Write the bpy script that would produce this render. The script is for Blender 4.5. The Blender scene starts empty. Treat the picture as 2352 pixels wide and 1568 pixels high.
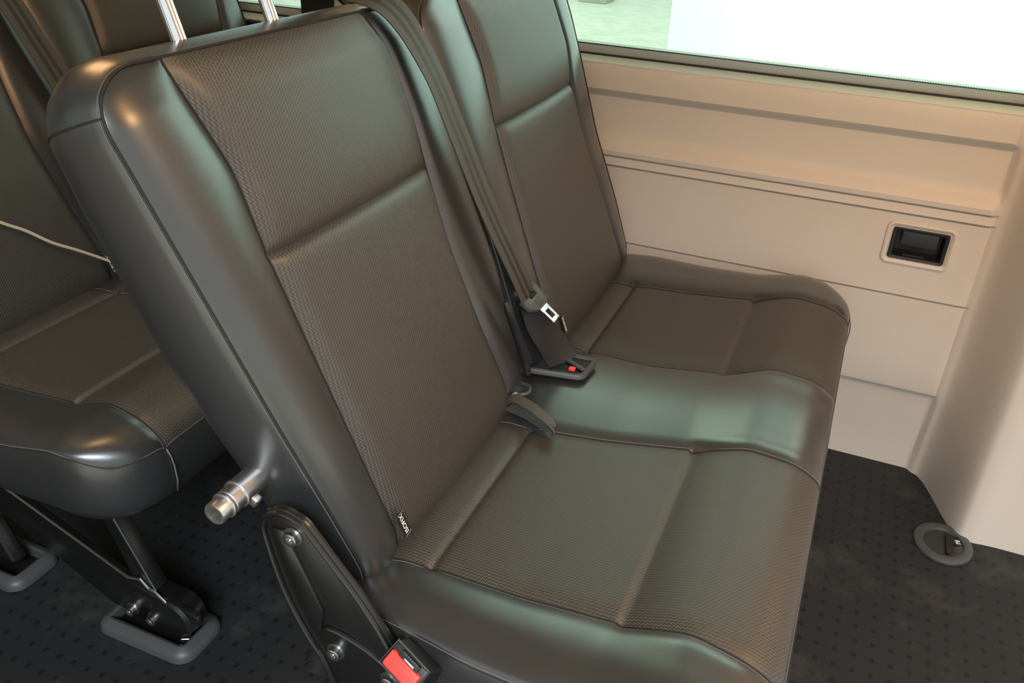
import bpy, bmesh, math, random
import numpy as np
from mathutils import Vector, Matrix
random.seed(4)
S = bpy.context.scene
COL = S.collection
PI = math.pi

# ------------------------------------------------------------------ camera
EX = np.array([0.38909877, -0.43374273, 0.81269268])     # world x (across the van, towards the window wall)
EY = np.array([-0.92026053, -0.2227692, 0.32170552])     # world y (rearwards)
EZ = np.array([0.04150547, -0.87306422, -0.48583554])    # world z (up), all in camera axes right/down/forward
Rw = np.array([EX, EY, EZ])
cam_d = bpy.data.cameras.new('camera'); cam = bpy.data.objects.new('camera', cam_d); COL.objects.link(cam)
cam_d.sensor_fit = 'HORIZONTAL'; cam_d.sensor_width = 36; cam_d.lens = 1984.22 * 36 / 2352
cam_d.clip_start = 0.01; cam_d.clip_end = 200
M = Matrix.Identity(4)
for i in range(3):
    M[i][0] = Rw[i][0]; M[i][1] = -Rw[i][1]; M[i][2] = -Rw[i][2]
M[0][3], M[1][3], M[2][3] = -0.447, -0.464, 1.02
cam.matrix_world = M
S.camera = cam

# ------------------------------------------------------------------ world, lights, exposure
S.view_settings.view_transform = 'Standard'
S.view_settings.look = 'None'
S.view_settings.gamma = 1
S.view_settings.use_curve_mapping = False
S.view_settings.exposure = 0.0
w = bpy.data.worlds.new('hall_light'); S.world = w; w.use_nodes = True
bg = w.node_tree.nodes['Background']
bg.inputs[0].default_value = (0.88, 0.96, 1.0, 1); bg.inputs[1].default_value = 1.0

def area(name, loc, target, sx, sy, power, color, spread=180):
    l = bpy.data.lights.new(name, 'AREA'); l.shape = 'RECTANGLE'; l.size = sx; l.size_y = sy
    l.energy = power; l.color = color; l.spread = math.radians(spread)
    o = bpy.data.objects.new(name, l); COL.objects.link(o); o.location = loc
    o.rotation_euler = (Vector(target) - Vector(loc)).to_track_quat('-Z', 'Y').to_euler()
    return o
# hall lamps outside the van
area('hall_lamp', (0.6, -2.2, 4.2), (3.0, -1.8, 0.6), 3.0, 1.2, 440, (0.96, 1.0, 0.98))
area('hall_lamp', (8.0, 3.0, 5.0), (8.5, 2.5, -.5), 4, 2, 150, (0.95, 1.0, 0.80))
area('hall_lamp', (-3.0, -1.6, 3.0), (0.3, -0.4, 0.4), 2.0, 1.2, 215, (0.88, 0.93, 1.0))
# the warm courtesy lamps under the van's roof
def courtesy(loc, power):
    l = bpy.data.lights.new('courtesy_lamp', 'POINT'); l.energy = power; l.color = (1.0, 0.56, 0.25); l.shadow_soft_size = 0.12
    o = bpy.data.objects.new('courtesy_lamp', l); COL.objects.link(o); o.location = loc
courtesy((0.26, -0.90, 1.30), 17.0)
courtesy((0.30, 0.46, 1.30), 5.0)

# ------------------------------------------------------------------ material helpers
def new_mat(name):
    m = bpy.data.materials.new(name); m.use_nodes = True
    nt = m.node_tree; b = nt.nodes['Principled BSDF']
    return m, nt, b
def N(nt, typ, **kw):
    n = nt.nodes.new(typ)
    for k, v in kw.items(): setattr(n, k, v)
    return n
def math_node(nt, op, a, b=None, c=None, clamp=False):
    n = nt.nodes.new('ShaderNodeMath'); n.operation = op; n.use_clamp = clamp
    for i, v in enumerate((a, b, c)):
        if v is None: continue
        if isinstance(v, (int, float)): n.inputs[i].default_value = v
        else: nt.links.new(v, n.inputs[i])
    return n.outputs[0]
def mix_col(nt, fac, c1, c2):
    n = nt.nodes.new('ShaderNodeMix'); n.data_type = 'RGBA'
    if isinstance(fac, (int, float)): n.inputs[0].default_value = fac
    else: nt.links.new(fac, n.inputs[0])
    for i, v in ((6, c1), (7, c2)):
        if isinstance(v, tuple): n.inputs[i].default_value = (*v, 1)
        else: nt.links.new(v, n.inputs[i])
    return n.outputs[2]
def bump(nt, h, strength, dist, b):
    n = nt.nodes.new('ShaderNodeBump'); n.inputs['Strength'].default_value = strength
    n.inputs['Distance'].default_value = dist; nt.links.new(h, n.inputs['Height'])
    nt.links.new(n.outputs[0], b.inputs['Normal'])
def noise(nt, scale, detail=2, vec=None):
    n = nt.nodes.new('ShaderNodeTexNoise'); n.inputs['Scale'].default_value = scale; n.inputs['Detail'].default_value = detail
    if vec is None:
        t = nt.nodes.new('ShaderNodeTexCoord'); vec = t.outputs['Object']
    nt.links.new(vec, n.inputs['Vector'])
    return n.outputs['Fac']
def simple(name, col, rough=0.5, metal=0.0, spec=0.5, nscale=None, nstr=0.1, ndist=0.001, var=0.0, coat=0.0):
    m, nt, b = new_mat(name)
    b.inputs['Base Color'].default_value = (*col, 1); b.inputs['Roughness'].default_value = rough
    b.inputs['Metallic'].default_value = metal; b.inputs['Specular IOR Level'].default_value = spec
    b.inputs['Coat Weight'].default_value = coat; b.inputs['Coat Roughness'].default_value = 0.26
    f = noise(nt, nscale or 300, 3)
    if nscale: bump(nt, f, nstr, ndist, b)
    if var:
        g = noise(nt, 7, 4)
        c = mix_col(nt, g, tuple(x * (1 - var) for x in col), tuple(min(1, x * (1 + var)) for x in col))
        nt.links.new(c, b.inputs['Base Color'])
    return m

MAT = {}
MAT['leather'] = simple('charcoal_leatherette', (0.026, 0.026, 0.026), 0.31, 0, 0.9, 1700, 0.14, 0.0005, 0.06, 0.45)
MAT['side'] = simple('charcoal_leatherette_side', (0.036, 0.038, 0.042), 0.46, 0, 0.5, 1700, 0.14, 0.0006, 0.06)
MAT['thread'] = simple('dark_stitching', (0.010, 0.009, 0.008), 0.7)
MAT['thread_light'] = simple('grey_stitching', (0.13, 0.12, 0.11), 0.6)

def weave_mat():
    m, nt, b = new_mat('woven_look_leatherette')
    uv = nt.nodes.new('ShaderNodeUVMap'); sp = nt.nodes.new('ShaderNodeSeparateXYZ'); nt.links.new(uv.outputs[0], sp.inputs[0])
    U = math_node(nt, 'DIVIDE', sp.outputs[0], 0.0036)
    V = math_node(nt, 'DIVIDE', sp.outputs[1], 0.0043)
    V2 = math_node(nt, 'ADD', V, math_node(nt, 'MULTIPLY', U, 0.42))
    fr = math_node(nt, 'FRACT', V2)
    # lop-sided triangle wave
    up = math_node(nt, 'DIVIDE', fr, 0.78)
    dn = math_node(nt, 'DIVIDE', math_node(nt, 'SUBTRACT', 1.0, fr), 0.22)
    tri = math_node(nt, 'MINIMUM', up, dn)
    W = math_node(nt, 'ADD', U, math_node(nt, 'MULTIPLY', tri, 0.55))
    d = math_node(nt, 'ABSOLUTE', math_node(nt, 'SUBTRACT', math_node(nt, 'FRACT', W), 0.5))
    mr = nt.nodes.new('ShaderNodeMapRange'); mr.interpolation_type = 'SMOOTHSTEP'
    nt.links.new(d, mr.inputs[0]); mr.inputs[1].default_value = 0.05; mr.inputs[2].default_value = 0.22
    mr.inputs[3].default_value = 1.0; mr.inputs[4].default_value = 0.0
    line = mr.outputs[0]
    c = mix_col(nt, line, (0.027, 0.023, 0.019), (0.092, 0.079, 0.062))
    nt.links.new(c, b.inputs['Base Color'])
    r = math_node(nt, 'MULTIPLY_ADD', line, -0.08, 0.44)
    nt.links.new(r, b.inputs['Roughness'])
    b.inputs['Specular IOR Level'].default_value = 0.85
    bump(nt, line, 0.40, 0.0005, b)
    return m
MAT['weave'] = weave_mat()

def webbing_mat():
    m, nt, b = new_mat('striped_belt_webbing')
    uv = nt.nodes.new('ShaderNodeUVMap'); sp = nt.nodes.new('ShaderNodeSeparateXYZ'); nt.links.new(uv.outputs[0], sp.inputs[0])
    u = sp.outputs[0]
    def band(c0, hw):
        return math_node(nt, 'LESS_THAN', math_node(nt, 'ABSOLUTE', math_node(nt, 'SUBTRACT', u, c0)), hw)
    s = math_node(nt, 'ADD', band(0.36, 0.085), band(0.66, 0.085), clamp=True)
    c = mix_col(nt, s, (0.062, 0.053, 0.045), (0.022, 0.020, 0.018))
    nt.links.new(c, b.inputs['Base Color']); b.inputs['Roughness'].default_value = 0.5
    wv = math_node(nt, 'SINE', math_node(nt, 'MULTIPLY', sp.outputs[1], 2 * PI / 0.0016))
    bump(nt, wv, 0.35, 0.0003, b)
    return m
MAT['webbing'] = webbing_mat()
MAT['black_metal'] = simple('black_painted_steel', (0.006, 0.006, 0.0055), 0.30, 0, 0.6, 60, 0.05, 0.001, 0.2, 0.3)
MAT['black_plastic'] = simple('black_plastic', (0.012, 0.012, 0.012), 0.42, 0, 0.5, 500, 0.1, 0.0005)
MAT['grey_plastic'] = simple('grey_rubbery_plastic', (0.060, 0.062, 0.062), 0.45, 0, 0.5, 500, 0.1, 0.0005, 0.1)
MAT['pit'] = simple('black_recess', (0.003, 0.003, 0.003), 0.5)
MAT['chrome'] = simple('chromed_steel', (0.85, 0.85, 0.86), 0.08, 1.0)
MAT['steel'] = simple('brushed_steel', (0.75, 0.80, 0.80), 0.28, 1.0)
MAT['zinc'] = simple('cast_aluminium', (0.62, 0.61, 0.60), 0.34, 1.0, 0.5, 120, 0.15, 0.001, 0.12)
MAT['bolt'] = simple('zinc_plated_bolt', (0.42, 0.42, 0.41), 0.3, 1.0, 0.5, 200, 0.2, 0.0006)
MAT['red'] = simple('red_plastic', (0.86, 0.055, 0.040), 0.35, 0, 0.5)
MAT['tag'] = simple('black_label_cloth', (0.008, 0.008, 0.008), 0.6)
MAT['white_text'] = simple('white_print', (0.75, 0.75, 0.73), 0.6)
MAT['beige'] = simple('beige_trim_plastic', (0.66, 0.575, 0.48), 0.48, 0, 0.4, 1400, 0.12, 0.0004, 0.02)
MAT['sill'] = simple('grey_sill_plastic', (0.60, 0.67, 0.68), 0.5, 0, 0.4, 900, 0.1, 0.0004)
MAT['seal'] = simple('black_rubber_seal', (0.010, 0.011, 0.012), 0.5)
MAT['glass_seal'] = simple('window_frame_ceramic', (0.36, 0.41, 0.38), 0.25, 0, 0.5)
MAT['roof'] = simple('light_headliner', (0.46, 0.40, 0.33), 0.9, 0, 0.2, 300, 0.2, 0.001)
MAT['cord'] = simple('cream_cord', (0.55, 0.47, 0.34), 0.7, 0, 0.3, 800, 0.4, 0.001)
MAT['black_web'] = simple('black_webbing', (0.014, 0.014, 0.015), 0.55, 0, 0.4, 900, 0.4, 0.0006)
MAT['strap'] = simple('taupe_webbing', (0.075, 0.068, 0.058), 0.5, 0, 0.4, 900, 0.4, 0.0006)
MAT['smoked'] = simple('smoked_plastic', (0.035, 0.035, 0.032), 0.25, 0, 0.5)
MAT['concrete'] = simple('hall_floor_concrete', (0.76, 0.72, 0.58), 0.6, 0, 0.3, 2, 0.1, 0.002, 0.22)
MAT['white_wall'] = simple('white_painted_panel', (0.88, 0.90, 0.90), 0.35, 0, 0.4)
MAT['carton'] = simple('grey_tan_carton', (0.42, 0.42, 0.33), 0.7, 0, 0.3, None, 0, 0, 0.15)
MAT['lamp'] = simple('lamp_housing', (0.6, 0.6, 0.58), 0.5)

def floor_mat():
    m, nt, b = new_mat('black_vinyl_floor_with_square_dimples')
    t = nt.nodes.new('ShaderNodeTexCoord'); sp = nt.nodes.new('ShaderNodeSeparateXYZ'); nt.links.new(t.outputs['Object'], sp.inputs[0])
    def cell(o, off, pitch):
        f = math_node(nt, 'FRACT', math_node(nt, 'DIVIDE', math_node(nt, 'SUBTRACT', o, off), pitch))
        return math_node(nt, 'ABSOLUTE', math_node(nt, 'SUBTRACT', f, 0.5))
    cx = cell(sp.outputs[0], 0.357 - 0.0154, 0.0308)
    cy = cell(sp.outputs[1], 0.219 - 0.01315, 0.0263)
    sq = math_node(nt, 'MULTIPLY', math_node(nt, 'LESS_THAN', cx, 0.135), math_node(nt, 'LESS_THAN', cy, 0.135))
    mp = nt.nodes.new('ShaderNodeTexNoise'); mp.inputs['Scale'].default_value = 7; mp.inputs['Detail'].default_value = 6
    mp.inputs['Roughness'].default_value = 0.7
    nt.links.new(t.outputs['Object'], mp.inputs['Vector'])
    cr = nt.nodes.new('ShaderNodeMapRange'); nt.links.new(mp.outputs['Fac'], cr.inputs[0])
    cr.inputs[1].default_value = 0.53; cr.inputs[2].default_value = 0.78; cr.inputs[3].default_value = 0; cr.inputs[4].default_value = 0.55
    fine = noise(nt, 700, 2, t.outputs['Object'])
    base = mix_col(nt, fine, (0.0085, 0.0100, 0.0110), (0.022, 0.024, 0.025))
    c1 = mix_col(nt, sq, base, (0.0065, 0.007, 0.0075))
    dust = mix_col(nt, cr.outputs[0], c1, (0.075, 0.070, 0.062))
    nt.links.new(dust, b.inputs['Base Color']); b.inputs['Roughness'].default_value = 0.62
    b.inputs['Specular IOR Level'].default_value = 0.35
    h = math_node(nt, 'SUBTRACT', math_node(nt, 'MULTIPLY', fine, 0.5), math_node(nt, 'MULTIPLY', sq, 1.0))
    bump(nt, h, 0.5, 0.0007, b)
    return m
MAT['floor'] = floor_mat()

def glass_mat():
    m, nt, b = new_mat('green_tinted_window_glass')
    nt.nodes.remove(b)
    out = nt.nodes['Material Output']
    tr = nt.nodes.new('ShaderNodeBsdfTransparent'); tr.inputs[0].default_value = (0.83, 0.965, 0.915, 1)
    gl = nt.nodes.new('ShaderNodeBsdfGlossy'); gl.inputs['Roughness'].default_value = 0.01
    gl.inputs[0].default_value = (0.85, 1, 0.95, 1)
    fr = nt.nodes.new('ShaderNodeFresnel'); fr.inputs[0].default_value = 1.45
    mx = nt.nodes.new('ShaderNodeMixShader')
    nt.links.new(fr.outputs[0], mx.inputs[0]); nt.links.new(tr.outputs[0], mx.inputs[1]); nt.links.new(gl.outputs[0], mx.inputs[2])
    nt.links.new(mx.outputs[0], out.inputs[0])
    return m
MAT['glass'] = glass_mat()

# ------------------------------------------------------------------ mesh helpers
def link(name, me, mat, parent=None, smooth=True):
    o = bpy.data.objects.new(name, me); COL.objects.link(o)
    if mat: me.materials.append(MAT[mat] if isinstance(mat, str) else mat)
    if smooth:
        for p in me.polygons: p.use_smooth = True
    if parent is not None: o.parent = parent
    return o
def from_pydata(name, V, F, mat, parent=None, smooth=True, uvs=None, sharp=None):
    me = bpy.data.meshes.new(name); me.from_pydata([tuple(map(float, v)) for v in V], [], F); me.update()
    if uvs is not None:
        l = me.uv_layers.new(name='UVMap')
        for p in me.polygons:
            for li in p.loop_indices: l.data[li].uv = uvs[me.loops[li].vertex_index]
    if sharp:
        me.polygons.foreach_set('use_smooth', [True] * len(me.polygons))
        me.set_sharp_from_angle(angle=math.radians(sharp))
        o = bpy.data.objects.new(name, me); COL.objects.link(o); me.materials.append(MAT[mat])
        if parent is not None: o.parent = parent
        return o
    return link(name, me, mat, parent, smooth)
class MB:
    """collects shapes and links them as one mesh object"""
    def __init__(s): s.V = []; s.F = []
    def add(s, V, F):
        n = len(s.V); s.V += [tuple(map(float, v)) for v in V]; s.F += [tuple(i + n for i in f) for f in F]
    def box(s, c, size, rot=None, bev=0.0):
        bm = bmesh.new(); bmesh.ops.create_cube(bm, size=1)
        bmesh.ops.scale(bm, vec=size, verts=bm.verts)
        if bev: bmesh.ops.bevel(bm, geom=list(bm.edges), offset=bev, segments=3, affect='EDGES', profile=0.6)
        T = Matrix.Translation(Vector(c)) @ (rot.to_4x4() if rot is not None else Matrix.Identity(4))
        bm.transform(T); s.bm(bm)
    def bm(s, bm):
        bm.verts.ensure_lookup_table(); bm.verts.index_update()
        s.add([v.co[:] for v in bm.verts], [[v.index for v in f.verts] for f in bm.faces]); bm.free()
    def tube(s, pts, r, n=8, cap=True, closed=False):
        P = [Vector(p) for p in pts]; rings = []; m = len(P)
        rr = r if hasattr(r, '__len__') else [r] * m
        prev = None
        for i, p in enumerate(P):
            if closed: t = (P[(i + 1) % m] - P[i - 1])
            else: t = P[min(i + 1, m - 1)] - P[max(i - 1, 0)]
            t.normalize()
            if prev is None:
                a = Vector((0, 0, 1)) if abs(t.z) < .9 else Vector((1, 0, 0))
                prev = t.cross(a).normalized()
            a = (prev - t * prev.dot(t)).normalized(); prev = a; bb = t.cross(a)
            rings.append([p + (a * math.cos(2 * PI * k / n) + bb * math.sin(2 * PI * k / n)) * rr[i] for k in range(n)])
        V = [v for ring in rings for v in ring]; F = []
        for i in range(m if closed else m - 1):
            j = (i + 1) % m
            for k in range(n):
                k2 = (k + 1) % n
                F.append((i * n + k, i * n + k2, j * n + k2, j * n + k))
        if cap and not closed:
            F.append(tuple(range(n))[::-1]); F.append(tuple((m - 1) * n + k for k in range(n)))
        s.add(V, F)
    def lathe(s, o, axis, prof, n=24, ref=(0, 0, 1), sx=1.0, sy=1.0):
        """prof: list of (distance along the axis, radius)"""
        o = Vector(o); ax = Vector(axis).normalized(); a = ax.cross(Vector(ref)).normalized(); b = ax.cross(a)
        V = []; F = []
        for (h, r) in prof:
            for k in range(n):
                t = 2 * PI * k / n
                V.append(o + ax * h + a * (math.cos(t) * r * sx) + b * (math.sin(t) * r * sy))
        for i in range(len(prof) - 1):
            for k in range(n):
                k2 = (k + 1) % n
                F.append((i * n + k, i * n + k2, (i + 1) * n + k2, (i + 1) * n + k))
        s.add(V, F)
    def prism(s, poly, frame, h0, h1, bev=0.0):
        """poly: 2-D outline; frame: (origin, u, v, n); closed solid between heights h0 and h1 along n"""
        o, u, v, nn = [Vector(q) for q in frame]
        bm = bmesh.new()
        vs = [bm.verts.new(o + u * p[0] + v * p[1] + nn * h0) for p in poly]
        f = bm.faces.new(vs)
        r = bmesh.ops.extrude_face_region(bm, geom=[f])
        ev = [g for g in r['geom'] if isinstance(g, bmesh.types.BMVert)]
        bmesh.ops.translate(bm, verts=ev, vec=nn * (h1 - h0))
        bmesh.ops.recalc_face_normals(bm, faces=bm.faces)
        if bev:
            bmesh.ops.bevel(bm, geom=list(bm.edges), offset=bev, segments=2, affect='EDGES', profile=0.5)
        s.bm(bm)
    def ribbon(s, pts, wdirs, width, th=0.0012):
        pass
    def build(s, name, mat, parent=None, smooth=True, sharp=35, weld=False):
        me = bpy.data.meshes.new(name); me.from_pydata(s.V, [], s.F); me.update()
        bm = bmesh.new(); bm.from_mesh(me)
        if weld: bmesh.ops.remove_doubles(bm, verts=bm.verts, dist=1e-5)
        bmesh.ops.recalc_face_normals(bm, faces=bm.faces); bm.to_mesh(me); bm.free()
        me.polygons.foreach_set('use_smooth', [True] * len(me.polygons))
        if sharp: me.set_sharp_from_angle(angle=math.radians(sharp))
        o = bpy.data.objects.new(name, me); COL.objects.link(o); me.materials.append(MAT[mat])
        if parent is not None: o.parent = parent
        return o
def empty(name, loc, label, cat, group=None):
    o = bpy.data.objects.new(name, None); COL.objects.link(o); o.location = loc; o.empty_display_size = 0.05
    o['label'] = label; o['category'] = cat
    if group: o['group'] = group
    return o
def tag(o, label, cat, group=None):
    o['label'] = label; o['category'] = cat
    if group: o['group'] = group
    return o
def struct(o):
    o['kind'] = 'structure'; return o
def smooth_interp(x, xs, ys):
    """interpolation with smoothed corners"""
    xs = np.array(xs, float); ys = np.array(ys, float)
    if xs[0] > xs[-1]: xs = xs[::-1]; ys = ys[::-1]
    h = (xs[-1] - xs[0]) * 0.035
    k = np.linspace(-1, 1, 9); wgt = 1 - np.abs(k) * 0.9; wgt /= wgt.sum()
    return float(sum(wi * np.interp(x + ki * h, xs, ys) for wi, ki in zip(wgt, k)))
def catmull(pts, n):
    P = [np.array(p, float) for p in pts]; P = [2 * P[0] - P[1]] + P + [2 * P[-1] - P[-2]]
    out = []
    for i in range(1, len(P) - 2):
        for k in range(n):
            t = k / n
            out.append(0.5 * ((2 * P[i]) + (-P[i - 1] + P[i + 1]) * t + (2 * P[i - 1] - 5 * P[i] + 4 * P[i + 1] - P[i + 2]) * t * t
                              + (-P[i - 1] + 3 * P[i] - 3 * P[i + 1] + P[i + 2]) * t ** 3))
    out.append(P[-2]); return out
def ribbon_obj(name, pts, wd, width, mat, parent=None, n=10, th=0.0014):
    C = catmull([list(p) + list(d) for p, d in zip(pts, wd)], n)
    V = []; UV = []; F = []; acc = 0; prev = None; nu = 5
    P = [Vector(c[:3]) for c in C]
    for i, c in enumerate(C):
        p = P[i]; d = Vector(c[3:]).normalized()
        t = (P[min(i + 1, len(P) - 1)] - P[max(i - 1, 0)]).normalized()
        d = (d - t * d.dot(t)).normalized(); nn = t.cross(d).normalized()
        if i: acc += (p - P[i - 1]).length
        ww = width if not hasattr(width, '__len__') else np.interp(i / (len(C) - 1), np.linspace(0, 1, len(width)), width)
        for side in (1, -1):
            for k in range(nu):
                u = k / (nu - 1)
                uu = u if side == 1 else 1 - u
                V.append(p + d * ((uu - .5) * ww) + nn * (th / 2 * side)); UV.append((uu, acc))
    m = 2 * nu
    for i in range(len(C) - 1):
        for k in range(m):
            k2 = (k + 1) % m
            F.append((i * m + k, i * m + k2, (i + 1) * m + k2, (i + 1) * m + k))
    F.append(tuple(range(m))); F.append(tuple((len(C) - 1) * m + k for k in range(m))[::-1])
    return from_pydata(name, V, F, mat, parent, uvs=UV, sharp=50)

# ------------------------------------------------------------------ seat cushion (bench local = world of the front bench)
CX0, CX1, CYR, CYF = 0.054, 1.058, -0.085, -0.510
YK = [-0.045, -0.11, -0.15, -0.25, -0.353, -0.42, -0.512]
def cx_bounds(y):
    a1 = smooth_interp(y, YK, [.140, .141, .145, .147, .151, .150, .138])
    b1 = smooth_interp(y, YK, [.415, .418, .420, .440, .462, .468, .470])
    a2 = smooth_interp(y, YK, [.650, .650, .648, .650, .668, .682, .684])
    b2 = smooth_interp(y, YK, [.905, .905, .907, .925, .940, .943, .940])
    x0 = smooth_interp(y, [-.51, -.30, -.23, -.12, -.085], [.052, .050, .055, .070, .074])
    return [x0, a1, b1, a2, b2, CX1]
def cush_top(x, y, bounds, tx, ty):
    base = smooth_interp(y, [-.045, -.11, -.152, -.25, -.345, -.42, -.47, -.512], [.366, .378, .382, .381, .386, .402, .397, .388])
    def inside(a, b, e):
        m_ = max(0.0, min(1.0, min((x - a + e) / e, (b + e - x) / e)))
        return m_ * m_ * (3 - 2 * m_)
    soft = max(inside(bounds[1], bounds[2], .045), inside(bounds[3], bounds[4], .045))
    tight = max(inside(bounds[1], bounds[2], .010), inside(bounds[3], bounds[4], .010))
    sharp_cr = -0.0060 * math.exp(-abs(y + .152) / .0045) + 0.003 * math.exp(-((y + .120) / .018) ** 2)
    roll = 0.0
    # the pad ends in a small step, then the front roll swells up
    if y > -.353: sharp_cr += -0.0050 * math.exp((-.353 - y) / .0022)
    else:
        d = -(y + .353)
        sharp_cr += -0.0065 * math.exp(-d / .022) + 0.0015 * math.exp(-d / .003)
        roll = 0.0035 * (1 - math.exp(-(d / .045) ** 2))
    z = base + sharp_cr * tight + roll * soft
    # seams pull the cover in, the plain strips swell between them
    for b in bounds[1:5]: z -= 0.0030 * math.exp(-((x - b) / .008) ** 2)
    mid = (bounds[2] + bounds[3]) / 2; hw = (bounds[3] - bounds[2]) / 2
    if abs(x - mid) < hw: z += 0.004 * math.cos((x - mid) / hw * PI / 2)
    if x < bounds[1]: z += 0.005 * math.sin(PI / 2 * max(0, min(1, (bounds[1] - x) / .05)))
    if x > bounds[4]: z += 0.005 * math.sin(PI / 2 * max(0, min(1, (x - bounds[4]) / .05)))
    Rx, Ry = 0.050, 0.048
    a = max(0, 1 - tx / Rx); b_ = max(0, 1 - ty / Ry)
    a2 = a * math.sqrt(1 - b_ * b_ / 2); b2 = b_ * math.sqrt(1 - a * a / 2)
    q = min(1, a2 * a2 + b2 * b2)
    h = 0.014 + 0.006 * b_
    return z - h * (1 - math.sqrt(max(0, 1 - q)))
def cush_grid():
    # columns: strips between the seam lines
    seg = [(0, 1, 22), (1, 2, 34), (2, 3, 26), (3, 4, 34), (4, 5, 22)]
    cols = []
    for (i, j, n) in seg:
        for k in range(n): cols.append((i, k / n))
    cols.append((4, 1.0))
    ys = list(np.concatenate([np.linspace(CYR, -.13, 8, endpoint=False), np.linspace(-.13, -.175, 18, endpoint=False),
         np.linspace(-.175, -.325, 18, endpoint=False), np.linspace(-.325, -.38, 20, endpoint=False), np.linspace(-.38, CYF + .012, 18, endpoint=False), np.linspace(CYF + .012, CYF, 7)]))
    G = []
    for y in ys:
        bd = cx_bounds(y); row = []
        for (i, t) in cols:
            # cluster the outermost columns towards the rim
            if i == 0: t = 1 - (1 - t) ** 0.6 if False else t ** 1.6
            if i == 4: t = 1 - (1 - t) ** 1.6
            x = bd[i] + (bd[i + 1] - bd[i]) * t
            tx = min(x - bd[0], CX1 - x); ty = y - CYF
            z = cush_top(x, y, bd, tx, ty)
            # round the two front corners in plan
            r = 0.085; X, Y = x, y
            ax_ = max(0, 1 - tx / r); by = max(0, 1 - ty / r)
            if ax_ > 0 and by > 0:
                na = ax_ * math.sqrt(1 - by * by / 2); nb = by * math.sqrt(1 - ax_ * ax_ / 2)
                X = (bd[0] + r - na * r) if x < .5 else (CX1 - r + na * r)
                Y = CYF + r - nb * r
            row.append((X, Y, z))
        G.append(row)
    starts = [0]
    for (_, _, n) in seg: starts.append(starts[-1] + n)
    return np.array(G), starts
CG, CS = cush_grid()
def grid_part(G, r0, r1, c0, c1):
    sub = G[r0:r1 + 1, c0:c1 + 1]; R_, C_ = sub.shape[:2]
    V = sub.reshape(-1, 3)
    F = [(i * C_ + j, (i + 1) * C_ + j, (i + 1) * C_ + j + 1, i * C_ + j + 1) for i in range(R_ - 1) for j in range(C_ - 1)]
    return V, F
def grid_uv(G, r0, r1, c0, c1):
    sub = G[r0:r1 + 1, c0:c1 + 1]
    dv = np.linalg.norm(np.diff(sub, axis=0), axis=2); mid = dv[:, dv.shape[1] // 2]
    v = np.concatenate([[0], np.cumsum(mid)])
    return [(float(sub[i, j, 0]), float(v[i])) for i in range(sub.shape[0]) for j in range(sub.shape[1])]

def build_cushion(root):
    nr, nc = CG.shape[:2]
    mb = MB()
    for (a, b) in ((0, 1), (2, 3), (4, 5)):
        V, F = grid_part(CG, 0, nr - 1, CS[a], CS[b]); mb.add(V, F)
    # rim loop: near side, front, far side, rear
    loop = [CG[i, 0] for i in range(nr)] + [CG[nr - 1, j] for j in range(1, nc)] + [CG[i, nc - 1] for i in range(nr - 2, -1, -1)] + [CG[0, j] for j in range(nc - 2, 0, -1)]
    L = np.array(loop); n = len(L)
    cen = L.mean(0)
    V = []; prof = [(0, 0), (.008, .0015), (.022, .003), (.045, .002), (.062, -.002), (.074, -.012), (.080, -.035)]
    for (dz, out) in prof:
        for i in range(n):
            t = L[(i + 1) % n] - L[i - 1]; nn = np.array([t[1], -t[0], 0]); nn /= (np.linalg.norm(nn) + 1e-9)
            if nn @ (L[i] - cen) < 0: nn = -nn
            zz = L[i][2] - dz if dz < .02 else (L[i][2] - .022) * (1 - (dz - .022) / .058) + (.281) * ((dz - .022) / .058)
            V.append((L[i][0] + nn[0] * out, L[i][1] + nn[1] * out, zz))
    F = []
    for k in range(len(prof) - 1):
        for i in range(n):
            j = (i + 1) % n; F.append((k * n + i, (k + 1) * n + i, (k + 1) * n + j, k * n + j))
    F.append(tuple((len(prof) - 1) * n + i for i in range(n)))
    mb.add(V, F)
    cu = mb.build('seat_cushion', 'leather', root, sharp=50, weld=True)
    for (a, b) in ((1, 2), (3, 4)):
        V, F = grid_part(CG, 0, nr - 1, CS[a], CS[b])
        from_pydata('woven_seat_panel', V, F, 'weave', cu, uvs=grid_uv(CG, 0, nr - 1, CS[a], CS[b]))
    # stitching
    for c in (1, 2, 3, 4):
        pts = [CG[i, CS[c]] + np.array([0, 0, .0004]) for i in range(0, nr)]
        m = MB(); m.tube(pts, 0.0008, 6); m.build('seam', 'thread', cu, sharp=None)
        off = -0.0028 if c in (1, 3) else 0.0028
        m = MB(); m.tube([p + np.array([off, 0, .0004]) for p in pts], 0.0005, 5); m.build('seam', 'thread_light', cu, sharp=None)
    e = [tuple(v + np.array([0, 0, -.0012])) for v in L[:(2 * nr + nc - 3)]]
    m = MB(); m.tube([(p[0], p[1], p[2]) for p in e], 0.0009, 6); m.build('seam', 'thread', cu, sharp=None)
    m = MB(); m.tube([(p[0] + (.0006 if p[0] < .5 else -.0006), p[1] + .0006, p[2] + .0024) for p in e], 0.0006, 5); m.build('seam', 'thread_light', cu, sharp=None)
    for (xx, sgn) in ((.138, 1), (.962, -1)):
        f = min(range(nc), key=lambda j: abs(CG[nr - 1, j, 0] - xx)); p = CG[nr - 1, f]
        m = MB(); m.tube([(p[0], p[1] - .0005, p[2]), (p[0] + .002, p[1] - .004, p[2] - .012), (p[0] + .003, p[1] - .0055, p[2] - .025), (p[0] + .005, p[1] - .0045, p[2] - .05), (p[0] + .006, p[1] - .000, p[2] - .070)], 0.0011, 6)
        m.build('seam', 'thread_light', cu, sharp=None)
    return cu

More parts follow.
